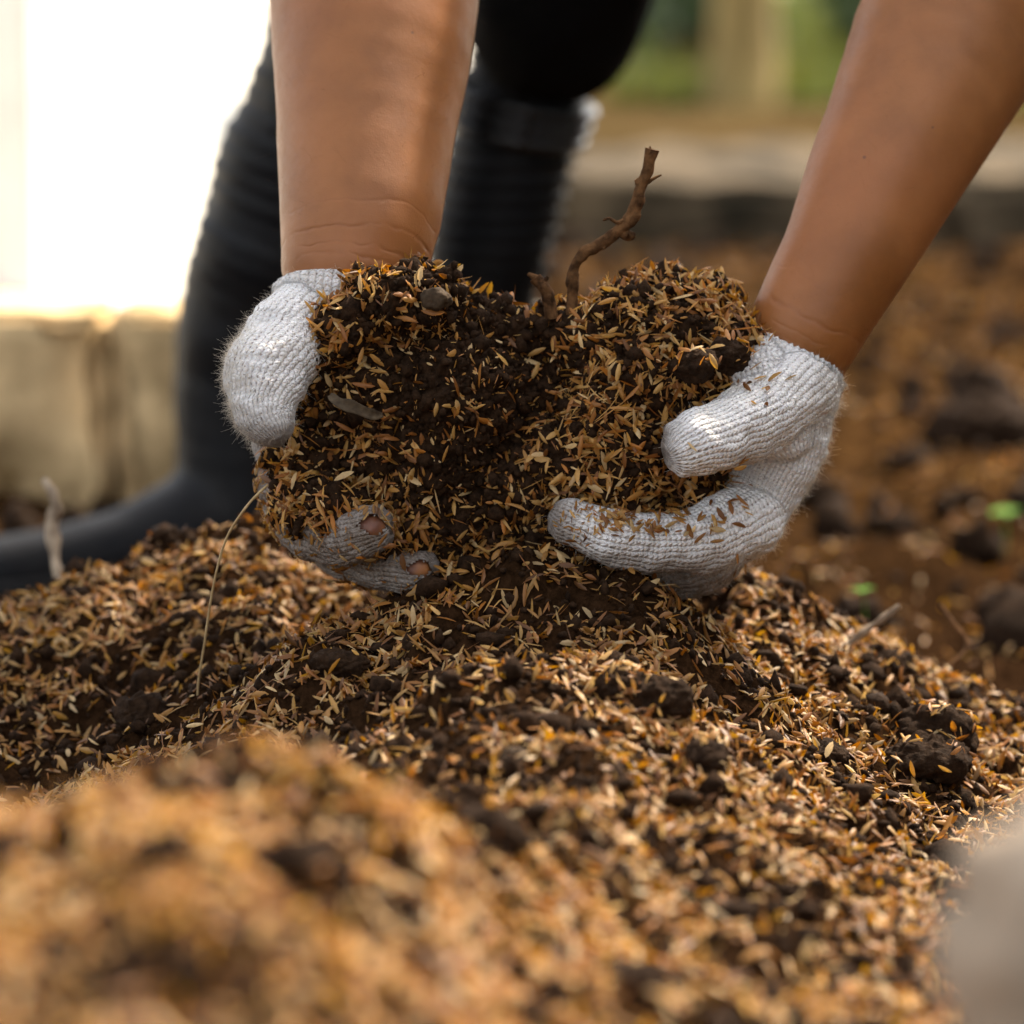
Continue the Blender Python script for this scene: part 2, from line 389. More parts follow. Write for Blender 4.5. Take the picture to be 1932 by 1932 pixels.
_W = np.linalg.solve(kern(_D) + np.eye(len(CW)) * 0.004, CW[:, 2] - mean_h(CW[:, 0], CW[:, 1]))
def ground_z(x, y, fine=True):
    x = np.asarray(x, float).ravel(); y = np.asarray(y, float).ravel()
    z = mean_h(x, y)
    near = (np.abs(x) < 1.6) & (y > -2) & (y < 1.6)
    if near.any():
        xa, ya = x[near], y[near]; acc = np.zeros(len(xa))
        for i in range(len(CW)): acc += _W[i] * kern(np.hypot(xa - CW[i, 0], ya - CW[i, 1]))
        z[near] += acc
    p = np.stack([x, y, np.zeros_like(x)], 1)
    nearw = 1 - sstep(.4, 1.2, y)
    farw = sstep(.35, .8, y) * (1 - sstep(3.0, 3.4, y))
    z += farw * (0.018 * np.maximum(fbm(p, 9, 4, 9), -.5) + .004)
    z += nearw * (0.0065 * fbm(p, 38, 2, 21) + 0.0035 * np.abs(fbm(p, 105, 2, 31)))
    if fine: z += nearw * (0.0022 * np.abs(fbm(p, 260, 2, 41)) + .0012 * fbm(p, 420, 1, 47))
    # sides of the bed where the paving and the lawn lie are level
    flat = np.maximum(sstep(.02, -.02, x) * sstep(.96, 1.02, y), sstep(3.2, 3.6, y))
    z = z * (1 - flat) - 0.012 * flat
    return z
def axis(lo, hi, dlo, dhi, step, grow=1.12):
    a = list(np.arange(dlo, dhi, step)); s = step; v = a[-1]
    while v < hi: s *= grow; v += s; a.append(v)
    s = step; v = a[0]
    while v > lo: s *= grow; v -= s; a.insert(0, v)
    return np.array(a)
gx = axis(-150, 150, -.36, .36, .0018); gy = axis(-6, 300, -.82, .34, .0018)
X, Y = np.meshgrid(gx, gy); Z = ground_z(X, Y)
V = np.stack([X.ravel(), Y.ravel(), Z], 1); nx, ny = len(gx), len(gy)
i = np.arange(nx - 1)[None, :] + np.arange(ny - 1)[:, None] * nx; i = i.ravel()
me = np_mesh('soil_ground', V, np.stack([i, i + 1, i + nx + 1, i + nx], 1))
o = link('soil_ground', me, MAT['ground']); setp(o, 'dark garden soil heaped in front and running flat behind', 'soil', kind='structure')

# ------------------------------------------------------------------ husks and crumbs
HT = np.array([0, .16, .5, .84, 1.0]); HW = np.array([.05, .62, 1.0, .66, .03])
def husk_geo(pos, nrm, rng, L=(.0054, .0106), tilt=.55, dark=0.0, lift=.0007):
    n = len(pos)
    kd = rng.random(n); Ls = rng.uniform(L[0], L[1], n) * np.where(kd < .22, rng.uniform(.35, .7, n), np.where(kd > .88, rng.uniform(1.1, 1.7, n), 1))
    Wd = np.where(kd > .88, rng.uniform(.00022, .00042, n), np.minimum(Ls, .007) * rng.uniform(.09, .20, n)); cur = rng.uniform(-.22, .30, n); dome = rng.uniform(.35, .95, n); side = rng.uniform(-.12, .12, n)
    t = HT - .5
    cx = t[None, :, None] * Ls[:, None, None] * np.ones((1, 1, 3))
    ww = Wd[:, None, None] * HW[None, :, None] * np.array([-1, 0, 1])[None, None, :]
    bz = (.25 - t[None, :, None] ** 2) * (cur * Ls)[:, None, None] + np.array([0, 1, 0])[None, None, :] * (HW[None, :, None] * (Wd * dome)[:, None, None])
    ww = ww + (side * Ls)[:, None, None] * (.25 - t[None, :, None] ** 2) * 2
    loc = np.stack([cx, ww, bz], -1).reshape(n, 15, 3)
    # frame
    z = nrm + rng.normal(0, tilt, (n, 3)); z /= np.linalg.norm(z, axis=1)[:, None]
    a = rng.normal(0, 1, (n, 3)); x = a - (a * z).sum(1)[:, None] * z; x /= np.linalg.norm(x, axis=1)[:, None]
    x += nrm * rng.normal(.0, .22, n)[:, None]; x /= np.linalg.norm(x, axis=1)[:, None]
    y = np.cross(z, x); y /= np.linalg.norm(y, axis=1)[:, None]; z = np.cross(x, y)
    base = pos + nrm * (lift + rng.random(n) * .0012)[:, None]
    Vv = base[:, None, :] + loc[:, :, 0:1] * x[:, None, :] + loc[:, :, 1:2] * y[:, None, :] + loc[:, :, 2:3] * z[:, None, :]
    q = []
    for s in range(4):
        for c in range(2): q.append([s*3+c, s*3+c+1, (s+1)*3+c+1, (s+1)*3+c])
    q = np.array(q)
    Fc = (q[None] + (np.arange(n) * 15)[:, None, None]).reshape(-1, 4)
    pal = np.array([(.56, .275, .060), (.72, .42, .125), (.46, .190, .038), (.32, .115, .022), (.84, .60, .29), (.18, .068, .018), (.55, .20, .022)])
    pr = np.array([.22, .23, .15, .12, .13, .10, .05]); 
    k = rng.choice(len(pal), n, p=pr / pr.sum()); c = pal[k] * rng.uniform(.75, 1.15, (n, 1)) * (1 - dark * rng.random((n, 1)))
    C = np.repeat(np.concatenate([c, np.ones((n, 1))], 1), 15, 0)
    return Vv.reshape(-1, 3), Fc, C
def husk_obj(name, pos, nrm, seed, parent=None, **kw):
    v, f, c = husk_geo(pos, nrm, np.random.default_rng(seed), **kw)
    me = np_mesh(name, v, f); attr(me, 'tint', c); o = link(name, me, MAT['husk'], parent); return o
def crumb_geo(pos, rad, rng, sub=1):
    tv, tf = ICO[sub]; n = len(pos)
    s = rng.uniform(.5, 1.3, (n, 1, 3)); j = rng.uniform(.62, 1.3, (n, len(tv), 1))
    Vv = tv[None] * s * j * rad[:, None, None] + pos[:, None, :]
    return Vv.reshape(-1, 3), (tf[None] + (np.arange(n) * len(tv))[:, None, None]).reshape(-1, 3)
def g_normal(x, y, e=.002):
    zx = (ground_z(x + e, y, False) - ground_z(x - e, y, False)) / (2 * e); zy = (ground_z(x, y + e, False) - ground_z(x, y - e, False)) / (2 * e)
    n = np.stack([-zx, -zy, np.ones_like(zx)], 1); return n / np.linalg.norm(n, axis=1)[:, None]
def husk_cover(x, y):
    p = np.stack([x, y, np.zeros_like(x)], 1)
    n = .6 * fbm(p, 24, 2, 77) + .6 * fbm(p, 80, 2, 79); c = .37 + 1.05 * n
    fg = sstep(-.34, -.44, y) * sstep(.10, -.02, x)           # the chaff-rich heap in front
    c = c * (1 - fg) + fg * (.95 + 1.0 * fbm(p, 24, 3, 5))
    rg = np.exp(-((x - .10) / .05) ** 2 - ((y + .02) / .10) ** 2) # crest running down to the right
    cm_ = np.exp(-((x + .035) / .07) ** 2 - ((y + .06) / .09) ** 2)
    return np.clip(c + .35 * rg + .15 * cm_, .16, 1)
def scatter(n, x0, x1, y0, y1, cover=True):
    x = RNG.uniform(x0, x1, n); y = RNG.uniform(y0, y1, n)
    if cover:
        k = RNG.random(n) < husk_cover(x, y); x, y = x[k], y[k]
    return x, y
x, y = scatter(165000, -.38, .38, -.84, .36)
pos = np.stack([x, y, ground_z(x, y)], 1); nr = g_normal(x, y)
o = husk_obj('rice_husks', pos, nr, 3, dark=np.where(pos[:, 1:2] < -.36, 0.0, .50)); setp(o, 'golden rice husks strewn thickly over the soil heaps', 'rice husks', kind='stuff')
x, y = scatter(26000, -1.1, 1.5, .36, 3.0)
x = x * (0.4 + .6 * (y / 3)); pos = np.stack([x, y, ground_z(x, y)], 1)
o = husk_obj('chaff', pos, np.tile([0, 0, 1.0], (len(x), 1)), 4, L=(.006, .014), tilt=.6, dark=.5); setp(o, 'sparse husks scattered over the flat soil behind the hands', 'chaff', kind='stuff')
# crumbs
x = RNG.uniform(-.38, .38, 60000); y = RNG.uniform(-.84, .36, 60000)
cz = ground_z(x, y); pos = np.stack([x, y, cz], 1); rad = RNG.gamma(1.6, .0006, len(x)) + .0005; rad[:2600] = RNG.uniform(.0020, .0062, 2600)
cm = RNG.random(len(x)) > husk_cover(x, y) * .75; pos, rad = pos[cm], rad[cm]
pos[:, 2] += rad * .4; v, f = crumb_geo(pos, rad, RNG, 1)
o = link('soil_crumbs', np_mesh('soil_crumbs', v, f), MAT['soil']); setp(o, 'dark moist crumbs of soil between the husks', 'soil crumbs', kind='stuff')
x = RNG.uniform(-1.0, 1.4, 800); y = RNG.uniform(.4, 2.7, 800); x = x * (.45 + .55 * y / 3)
rad = RNG.gamma(2.0, .0035, len(x)) + .003; pos = np.stack([x, y, ground_z(x, y) + rad * .3], 1)
v, f = crumb_geo(pos, rad, RNG, 2)
o = link('soil_lumps', np_mesh('soil_lumps', v, f), MAT['clod']); setp(o, 'brown lumps of earth on the ground behind', 'soil lumps', kind='stuff')

# ------------------------------------------------------------------ far setting
def box(x0, x1, y0, y1, z0, z1, bev=.01, rough=0, seed=0, sub=3, rot=0):
    bm = bmesh.new(); bmesh.ops.create_cube(bm, size=1)
    for v in bm.verts: v.co = Vector(((v.co.x)*(x1-x0), (v.co.y)*(y1-y0), (v.co.z)*(z1-z0)))
    bmesh.ops.bevel(bm, geom=bm.edges[:], offset=bev, segments=2, affect='EDGES')
    if sub:
        bmesh.ops.subdivide_edges(bm, edges=bm.edges[:], cuts=sub, use_grid_fill=True)
        bmesh.ops.triangulate(bm, faces=[f for f in bm.faces if len(f.verts) > 4])
    me = bpy.data.meshes.new('b'); bm.to_mesh(me); bm.free()
    v = get_v(me)
    if rough: v = v + get_n(me) * (rough * fbm(v + seed * 3.3, 14, 3, seed))[:, None]
    if rot: c, s = math.cos(rot), math.sin(rot); v[:, :2] = v[:, :2] @ np.array([[c, s], [-s, c]])
    v += np.array([(x0+x1)/2, (y0+y1)/2, (z0+z1)/2]); put_v(me, v); return me
def sheet(name, x0, x1, y0, y1, z, mat, label):
    me = pyd(name, [(x0, y0, z), (x1, y0, z), (x1, y1, z), (x0, y1, z)], [(0, 1, 2, 3)])
    o = link(name, me, mat, smooth=False); setp(o, label, name.split('_')[-1], kind='structure'); return o
sheet('paved_yard', -40, .02, 1.03, 60, .02, MAT['yard'], 'glaring sunlit pale concrete yard behind the kerb on the left')
sheet('lawn', .30, 60, 5.9, 90, .0, MAT['lawn'], 'sunlit green lawn far behind on the right')
# near kerb: three worn blocks
bl = [(-120, 213, 592, .915), (215, 640, 600, .92)]
labs = ['long weathered tan kerb block at the left edge behind the boot toe', 'weathered kerb block running in behind the black boot shaft']
for k, (a, b, top, yy) in enumerate(bl):
    pa, pb = P(a, 1000, yy), P(b, 1000, yy); zt = P(a, top, yy)[2]
    o = link('kerb_block', box(pa[0], pb[0], yy, yy + .10, -.03, zt, .006, .011, k + 2, 8), MAT['kerb'], smooth=True)
    setp(o, labs[k], 'kerb block', 'worn concrete blocks edging the bed')
# stone at far left behind
# far kerb on the right
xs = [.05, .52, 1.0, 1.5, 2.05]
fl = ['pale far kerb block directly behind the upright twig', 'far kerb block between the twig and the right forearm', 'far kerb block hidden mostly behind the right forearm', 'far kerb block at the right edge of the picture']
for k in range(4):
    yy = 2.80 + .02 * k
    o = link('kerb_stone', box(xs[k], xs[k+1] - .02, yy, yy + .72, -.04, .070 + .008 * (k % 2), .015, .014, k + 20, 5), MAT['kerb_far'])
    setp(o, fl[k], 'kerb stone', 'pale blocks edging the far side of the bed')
# white boundary wall and post on the left
o = link('boundary_wall', box(-14, -1.2, 12.0, 12.25, -.02, 1.6, .02, 0, 0, 0), MAT['whitewall'], smooth=False); setp(o, 'low white painted wall far behind the concrete yard', 'wall')
pw = bpy.data.objects.new('white_post', None); COL.objects.link(pw); pw.location = (-.475, 2.0, .02); setp(pw, 'slim pale grey post standing just behind the kerb at the left edge', 'post')
for nm, me in (('shaft', box(-.030, .030, -.030, .030, 0, 1.3, .006, 0, 0, 0)), ('foot_plate', box(-.06, .06, -.06, .06, 0.0, .012, .002, 0, 0, 0)), ('cap', box(-.036, .036, -.036, .036, 1.3, 1.32, .003, 0, 0, 0))):
    link(nm, me, m_plain('post_paint', (.62, .60, .57), (.72, .70, .67), 8, .6), pw, smooth=False)
# grass, shrubs and tree
def leaves(name, centers, radii, n, size, cols, parent=None, seed=1, flat=.8, mat='leaf'):
    rg = np.random.default_rng(seed); k = rg.integers(0, len(centers), n)
    d = rg.normal(0, 1, (n, 3)); d /= np.linalg.norm(d, axis=1)[:, None]; rr = rg.random(n) ** .45
    p = np.array(centers)[k] + d * (np.array(radii)[k] * rr)[:, None] * np.array([1, 1, flat])
    a = rg.normal(0, 1, (n, 3)); a /= np.linalg.norm(a, axis=1)[:, None]; b = np.cross(a, rg.normal(0, 1, (n, 3))); b /= np.linalg.norm(b, axis=1)[:, None]
    s = size * rg.uniform(.6, 1.3, n)[:, None]
    c = np.cross(a, b)
    Vv = np.stack([p - a*s, p - a*s*.2 + b*s*.38 + c*s*.1, p + a*s, p - a*s*.2 - b*s*.38 + c*s*.1], 1).reshape(-1, 3)
    Fc = np.arange(n * 4).reshape(-1, 4)
    cc = np.array(cols)[rg.integers(0, len(cols), n)] * rg.uniform(.7, 1.3, (n, 1))
    me = np_mesh(name, Vv, Fc); attr(me, 'tint', np.repeat(np.concatenate([cc, np.ones((n, 1))], 1), 4, 0))
    return link(name, me, MAT[mat], parent)
def grass(name, x0, x1, y0, y1, n, hgt, seed, label, cols):
    rg = np.random.default_rng(seed); x = rg.uniform(x0, x1, n); y = y0 + (y1 - y0) * rg.random(n) ** 1.5
    h = hgt * rg.uniform(.5, 1.4, n); l = rg.normal(0, .4, (n, 2)) * h[:, None]; an = rg.uniform(0, 6.28, n); wd = .006
    b = np.stack([x, y, np.zeros(n)], 1); s = np.stack([np.cos(an) * wd, np.sin(an) * wd, np.zeros(n)], 1)
    mid = b + np.stack([l[:, 0] * .4, l[:, 1] * .4, h * .6], 1); tip = b + np.stack([l[:, 0], l[:, 1], h], 1)
    Vv = np.stack([b - s, b + s, mid + s * .7, mid - s * .7, tip + s * .1, tip - s * .1], 1).reshape(-1, 3)
    f = np.array([[0, 1, 2, 3], [3, 2, 4, 5]]); Fc = (f[None] + (np.arange(n) * 6)[:, None, None]).reshape(-1, 4)
    cc = np.array(cols)[rg.integers(0, len(cols), n)] * rg.uniform(.7, 1.3, (n, 1))
    me = np_mesh(name, Vv, Fc); attr(me, 'tint', np.repeat(np.concatenate([cc, np.ones((n, 1))], 1), 6, 0))
    o = link(name, me, MAT['leaf']); setp(o, label, 'grass', kind='stuff'); return o
grass('grass', .2, 6, 5.9, 14, 30000, .05, 4, 'sunlit yellow green grass on the lawn far behind', [(.10, .12, .012), (.07, .10, .010), (.14, .125, .02)])
def shrub(x, y, r, n, cols, seed, label):
    e = bpy.data.objects.new('shrub', None); COL.objects.link(e); e.location = (x, y, 0); setp(e, label, 'shrub')
    rg = np.random.default_rng(seed); cs = []; rs = []; tv = []; tf = []; 
    for k in range(9):
        a = rg.uniform(0, 6.28); q = rg.uniform(.1, .7) * r; c = np.array([math.cos(a)*q, math.sin(a)*q, r * rg.uniform(.35, 1.1)])
        cs.append(c); rs.append(r * rg.uniform(.28, .5))
        v, f = tube([(0, 0, -.02), c * .5 + [0, 0, .03], c], [.012, .009, .004], 6); tf += [[i + sum(len(t) for t in tv) for i in ff] for ff in f]; tv.append(v)
    link('stems', pyd('stems', np.concatenate(tv), tf), MAT['bark'], e); leaves('foliage', cs, rs, n, r * .10, cols, e, seed)
DK = [(.035, .06, .02), (.05, .085, .03), (.025, .045, .018)]; BR = [(.13, .26, .02), (.20, .33, .03), (.10, .20, .02)]
shrub(.40, 6.9, .22, 1500, DK, 3, 'small dark green shrub just left of the far tan trunk')
shrub(.90, 7.6, .20, 1400, DK, 5, 'small dark shrub on the lawn just right of the tan trunk')
shrub(1.18, 8.2, .36, 2200, BR, 6, 'bright sunlit green shrub beside the right forearm, far behind')
shrub(.16, 8.8, .34, 2000, BR, 7, 'yellow green shrub far behind, next to the black trouser leg')
shrub(1.55, 5.3, .16, 900, DK, 9, 'low dark green shrub at the right edge above the far kerb')
hd = bpy.data.objects.new('sky_blocker', None); COL.objects.link(hd); hd.location = (2.0, 0, 0); setp(hd, 'tall dense dark green leaf screen added out of view on the right to block sky light', 'sky_blocker')  # added out-of-frame foliage, blocks sky light from the right to darken that side
cs = [(rx * .25, ry, rz) for ry in np.arange(-3.2, 2.4, .35) for rz in (.25, .7, 1.15, 1.5) for rx in (-1, 1)]
leaves('foliage', cs, [.36] * len(cs), 19000, .055, DK, hd, 17)
tv = []; tf = []; cnt = 0
for ry in np.arange(-3, 2.4, .6):
    v, f = tube([(0, ry, -.03), (.03, ry, .8), (0, ry + .05, 1.3), (.02, ry, 1.6)], [.03, .025, .018, .008], 7); tf += [[q + cnt for q in ff] for ff in f]; tv.append(v); cnt += len(v)
link('stems', pyd('stems', np.concatenate(tv), tf), MAT['bark'], hd)
tr = bpy.data.objects.new('tree', None); COL.objects.link(tr); tr.location = (.46, 5.95, 0); setp(tr, 'tree with a smooth tan trunk standing far behind on the lawn', 'tree')
pth = smooth_path([(0, 0, -.05), (.01, 0, .3), (0, .02, .9), (.05, .02, 1.6), (.02, 0, 2.4), (.1, 0, 3.0)]); v, f = tube(pth, np.linspace(.075, .035, len(pth)) + .03 * np.exp(-np.arange(len(pth))/2.), 14, .15, 3)
link('trunk', pyd('trunk', v, f), MAT['bark'], tr)
cs = []; rs = []; tv = []; tf = []; rg = np.random.default_rng(8); cnt = 0
for k in range(12):
    a = rg.uniform(0, 6.28); st = pth[rg.integers(16, len(pth)-1)]; c = st + np.array([math.cos(a), math.sin(a), .7]) * rg.uniform(.5, 1.2)
    cs.append(c); rs.append(rg.uniform(.35, .6)); v, f = tube([st, (st + c) / 2 + [0, 0, .08], c], [.025, .017, .006], 7); tf += [[q + cnt for q in ff] for ff in f]; tv.append(v); cnt += len(v)
link('limbs', pyd('limbs', np.concatenate(tv), tf), MAT['bark'], tr); leaves('crown', cs, rs, 7000, .05, BR + DK, tr, 12)

# ------------------------------------------------------------------ the person
def W(px, py, Y, rpx, s=(1, 1, 1)): return (P(px, py, Y), M(rpx, Y), s)
armL = [W(622,640,.03,88), W(645,600,.03,98), W(663,545,.03,124), W(667,500,.033,140), W(676,450,.038,149), W(681,400,.045,157), W(687,300,.06,166), W(693,200,.075,176), W(702,100,.09,190), W(705,0,.105,200), W(703,-110,.12,204), ((-.054,.155,.455),.044), ((-.066,.21,.52),.045), ((-.08,.31,.65),.050), ((-.075,.42,.78),.058)]
armR = [W(1462,730,.035,95), W(1486,684,.035,103), W(1524,613,.035,112), W(1560,545,.04,118), W(1597,478,.045,124), W(1648,372,.06,141), W(1696,273,.075,155), W(1742,178,.09,169), W(1786,86,.105,183), W(1840,-20,.12,196), W(1885,-115,.14,200), ((.235,.18,.44),.044), ((.238,.22,.50),.045), ((.235,.32,.65),.050), ((.215,.42,.78),.058)]
legs = [[W(480,980,.68,110), W(478,800,.68,105), W(485,680,.68,110), W(512,560,.675,118), W(560,400,.66,128), W(650,120,.635,128), W(662,30,.63,128), ((-.09,.59,.45),.060), ((-.06,.76,.51),.08), ((-.01,.94,.55),.10)],
        [W(875,950,.79,80), W(875,820,.79,78), W(900,560,.78,80), W(930,430,.77,88), W(985,185,.76,95), W(1040,60,.74,110), ((.055,.68,.45),.060), ((.10,.80,.51),.08), ((.12,.95,.55),.10)]]
feet = [[W(470,960,.68,90), W(380,1005,.665,80), W(250,1045,.645,62), W(120,1070,.625,58)], [W(870,930,.79,70), W(850,985,.75,62), W(830,1020,.70,55)]]
spine = [((.05,.97,.56),.11), ((.055,.90,.68),.11), ((.06,.76,.79),.105), ((.07,.58,.87),.115,(1.2,1,.9)), ((.075,.50,.86),.09,(1.3,1,.9)), ((.08,.41,.90),.052), ((.08,.34,.92),.052)]
head = [((.08,.30,.95),.075,(1,1,1.1)), ((.08,.275,.90),.062), ((.08,.215,.905),.018)]
shl = [((-.075,.42,.78),.058), ((.07,.52,.85),.085), ((.215,.42,.78),.058)]
# bare fingertips that poke through the worn left glove
tipA = [W(640,1004,-.015,36), W(680,1002,-.024,40), W(702,998,-.0275,40)]
tipB = [W(560,940,.012,40), W(590,985,.0,38), W(640,1006,-.013,36)]; tipC = [W(560,940,.012,40), W(640,1034,.018,36), W(700,1064,.006,36), W(745,1074,-.005,36), W(788,1078,-.0115,36)]
palm = [W(622,640,.03,88), W(600,760,.03,60), W(560,900,.02,60), W(560,940,.01,40)]
body_me = blob('person', [armL, armR, spine, head, shl, palm, tipA, tipB, tipC] + legs + feet, .0032, 10)
bv = get_v(body_me); put_v(body_me, bv + get_n(body_me) * (.0004 * fbm(bv, 28, 2, 3))[:, None]); bv = get_v(body_me)
def axial(bv, a, b):
    a, b = np.array(a), np.array(b); t = (b - a) / np.linalg.norm(b - a); return (bv - a) @ t
cl = axial(bv, P(663,540,.03), P(681,400,.045)); cr = axial(bv, P(1490,672,.035), P(1597,478,.045))
left = bv[:, 0] < .05
cre = np.where(left, np.where((bv[:, 1] < .2) & (cl > -.01) & (cl < .1), cl + .003, 1.0), np.where((bv[:, 1] < .2) & (cr > -.02) & (cr < .1), cr + .002, 1.0))
attr(body_me, 'crease', cre, 'FLOAT'); px_ = 966 + (bv - CAM)[:, 0] / ((bv - CAM) @ F) * FPX; attr(body_me, 'dirt', ((bv[:, 2] < .2) & (px_ < 900) & (bv[:, 1] < .1)) * (.95 * np.clip(.7 + fbm(bv, 300, 2, 4), 0, 1)), 'FLOAT')
person = link('person', body_me, MAT['skin']); setp(person, 'person bending down with bare forearms, gloved hands cupping a heap of soil and husks', 'person')
# hair, shirt, trousers
hv = blob('hair', [[((.08,.315,.96),.083,(1,1,1.1)), ((.08,.35,.97),.075)]], .006, 4); link('hair', hv, MAT['hair'], person)
sh = blob('shirt', [[(a[0], a[1] + .012) + tuple(a[2:]) for a in spine[:5]], [(a[0], a[1] + .012) for a in shl], [(a[0], a[1] + .010) for a in armL[-4:]], [(a[0], a[1] + .010) for a in armR[-4:]]], .006, 4)
v = get_v(sh); put_v(sh, v + get_n(sh) * (.004 * fbm(v, 18, 3, 6))[:, None]); link('shirt', sh, MAT['shirt'], person)
def Wy(px, py, Y, rpx, s=(1, 1, 1)): return W(px, py, Y, rpx, s)
tl = [Wy(650,5,.62,150), Wy(668,-60,.60,165), ((-.09,.59,.45),.068), ((-.06,.76,.51),.09), ((-.01,.94,.55),.11)]
trr = [Wy(1000,88,.75,112), Wy(1040,40,.74,165), Wy(1052,-30,.72,178), ((.055,.68,.45),.070), ((.10,.80,.51),.09), ((.12,.95,.55),.11)]
tm = blob('trousers', [tl, trr, [((.0,.95,.56),.11), ((.11,.95,.56),.11), ((.05,.93,.62),.12)]], .005, 5)
v = get_v(tm); put_v(tm, v + get_n(tm) * (.006 * fbm(v, 16, 3, 66))[:, None]); link('trousers', tm, MAT['trousers'], person)
# boots
def boot(chains, foot, sole, ribs, toplim, seed, name='rubber_boot'):
    me = blob(name, chains + foot, .0035, 8)
    v = get_v(me); n = get_n(me)
    z = v[:, 2]
    if ribs:
        amp = sstep(.11, .15, z) * .0026
        v = v + n * (amp * np.sin(z * 2 * math.pi / .0105))[:, None]
    else: v = v + n * (sstep(.15, .2, z) * .0013 * (.5 + .5 * noise(v, 14, 5)) * np.sin((z + .35 * v[:, 0]) * 2 * math.pi / .0125 + 1.5 * noise(v, 9, 6)))[:, None]
    wr = fbm(v * np.array([.7, 1, 1.0]) + z[:, None] * np.array([1.6, 0, 0]), 19, 2, seed) 
    v = v + n * (wr * .0022 * (0.6 if ribs else 1) * sstep(.07, .14, z))[:, None]
    v[:, 2] = np.maximum(v[:, 2], .012)
    put_v(me, v); o = link(name, me, MAT['rubber'], person)
    s = blob('sole', sole, .0035, 4); v = get_v(s); v[:, 2] = np.clip(v[:, 2], -.008, .022); put_v(s, v)
    link('sole', s, MAT['rubber'], o); return o
b1 = boot([[Wy(662,30,.63,158), Wy(640,150,.64,162), Wy(590,300,.655,172), Wy(545,450,.665,178), Wy(512,560,.675,176), Wy(485,680,.68,158), Wy(478,800,.68,150), Wy(478,900,.68,152), Wy(480,980,.68,158)]],
          [[Wy(470,960,.68,140), Wy(380,1000,.665,118), Wy(250,1050,.645,98), Wy(120,1082,.625,94), Wy(0,1098,.605,90), Wy(-90,1110,.59,78)]],
          [[((-.14,.70,.005),.045), ((-.20,.67,.005),.040), ((-.27,.63,.005),.046), ((-.325,.59,.005),.038)]], False, 0, 3)
b2 = boot([[Wy(985,185,.76,124), Wy(960,300,.765,124), Wy(930,430,.77,122), Wy(900,560,.78,112), Wy(880,700,.785,110), Wy(875,820,.79,112), Wy(875,950,.79,115)]],
          [[Wy(870,930,.79,110), Wy(850,980,.75,92), Wy(830,1010,.70,84), Wy(810,1040,.64,78)]],
          [[((-.03,.80,.005),.042), ((-.04,.75,.005),.038), ((-.055,.67,.005),.042), ((-.06,.63,.005),.036)]], True, 0, 5)
def ring(c, ax, rx, ry, r, seg=64, cs=10, wob=0, seed=0, u0=None):
    ax = np.array(ax, float); ax /= np.linalg.norm(ax); a = np.cross(ax, [0, 1, 0]) if u0 is None else np.array(u0, float); a /= np.linalg.norm(a); b = np.cross(ax, a)
    V = []; Fc = []
    for i in range(seg):
        t = 2*math.pi*i/seg; d = a*math.cos(t)*rx + b*math.sin(t)*ry; dn = d/np.linalg.norm(d)
        rr = r * (1 + wob * math.sin(t*seg/2.3 + seed) * .5)
        off = ax * r * wob * math.sin(3*t+seed)
        for k in range(cs):
            q = 2*math.pi*k/cs; V.append(np.array(c) + off + d + (dn*math.cos(q) + ax*math.sin(q))*rr)
    for i in range(seg):
        for k in range(cs): Fc.append([i*cs+k, ((i+1) % seg)*cs+k, ((i+1) % seg)*cs+(k+1) % cs, i*cs+(k+1) % cs])
    return np.array(V), Fc
for k, (py, rr) in enumerate(((186, 134), (214, 131), (242, 128))):
    c = P(985 - k * 7, py, .76); v, f = ring(c, P(985, 180, .76) - P(930, 430, .77), M(rr, .76), M(rr, .76), .0042); link('top_band', pyd('top_band', v, f), MAT['gloss'], b2)

# gloves ------------------------------------------------------------
def glove(chains, cuff_c, cuff_ax, voxel=.0011, dirtf=None, seed=0, name='glove'):
    chains = [spline(c, 4) for c in chains]
    me = blob(name, chains, voxel, 9)
    bm = bmesh.new(); bm.from_mesh(me)
    ax = Vector(cuff_ax).normalized()
    g = bmesh.ops.bisect_plane(bm, geom=bm.verts[:] + bm.edges[:] + bm.faces[:], plane_co=Vector(cuff_c), plane_no=ax, clear_outer=True)
    bm.to_mesh(me); bm.free()
    v = get_v(me); n = get_n(me)
    # knit coordinates from the nearest bone
    best = np.full(len(v), 1e9); uu = np.zeros(len(v)); vv = np.zeros(len(v))
    for ch in chains:
        acc = 0.0
        rm = np.mean([c[1] for c in ch]); N = round(2 * math.pi * rm / .0026)
        for a, b in zip(ch[:-1], ch[1:]):
            pa, pb = np.array(a[0]), np.array(b[0]); d = pb - pa; L = np.linalg.norm(d)
            if L < 1e-6: continue
            t = np.clip(((v - pa) @ d) / L**2, 0, 1); q = v - (pa + t[:, None] * d); dist = np.linalg.norm(q, axis=1); r = a[1] + (b[1]-a[1]) * t
            s = dist / r; dn = d / L
            e = np.array([0, 1.0, 0]) - dn * dn[1]; e /= np.linalg.norm(e); f = np.cross(dn, e)
            ang = np.arctan2(q @ f, -(q @ e))
            k = s < best
            best = np.where(k, s, best); uu = np.where(k, ang / (2*math.pi) * N, uu); vv = np.where(k, (acc + ((v - pa) @ dn)) / .0020, vv)
            acc += L
    v = v + n * (.0017 * fbm(v, 62, 3, seed) + .0009 * np.abs(fbm(v * np.array([1, 1, 1.8]), 120, 2, seed + 5)))[:, None]
    put_v(me, v)
    attr(me, 'knit', np.stack([uu + 200, vv + 200, np.zeros(len(v))], 1), 'FLOAT_VECTOR')
    attr(me, 'dirt', np.clip(dirtf(v, n), 0, 1), 'FLOAT'); attr(me, 'band', np.zeros(len(v)), 'FLOAT')
    return me
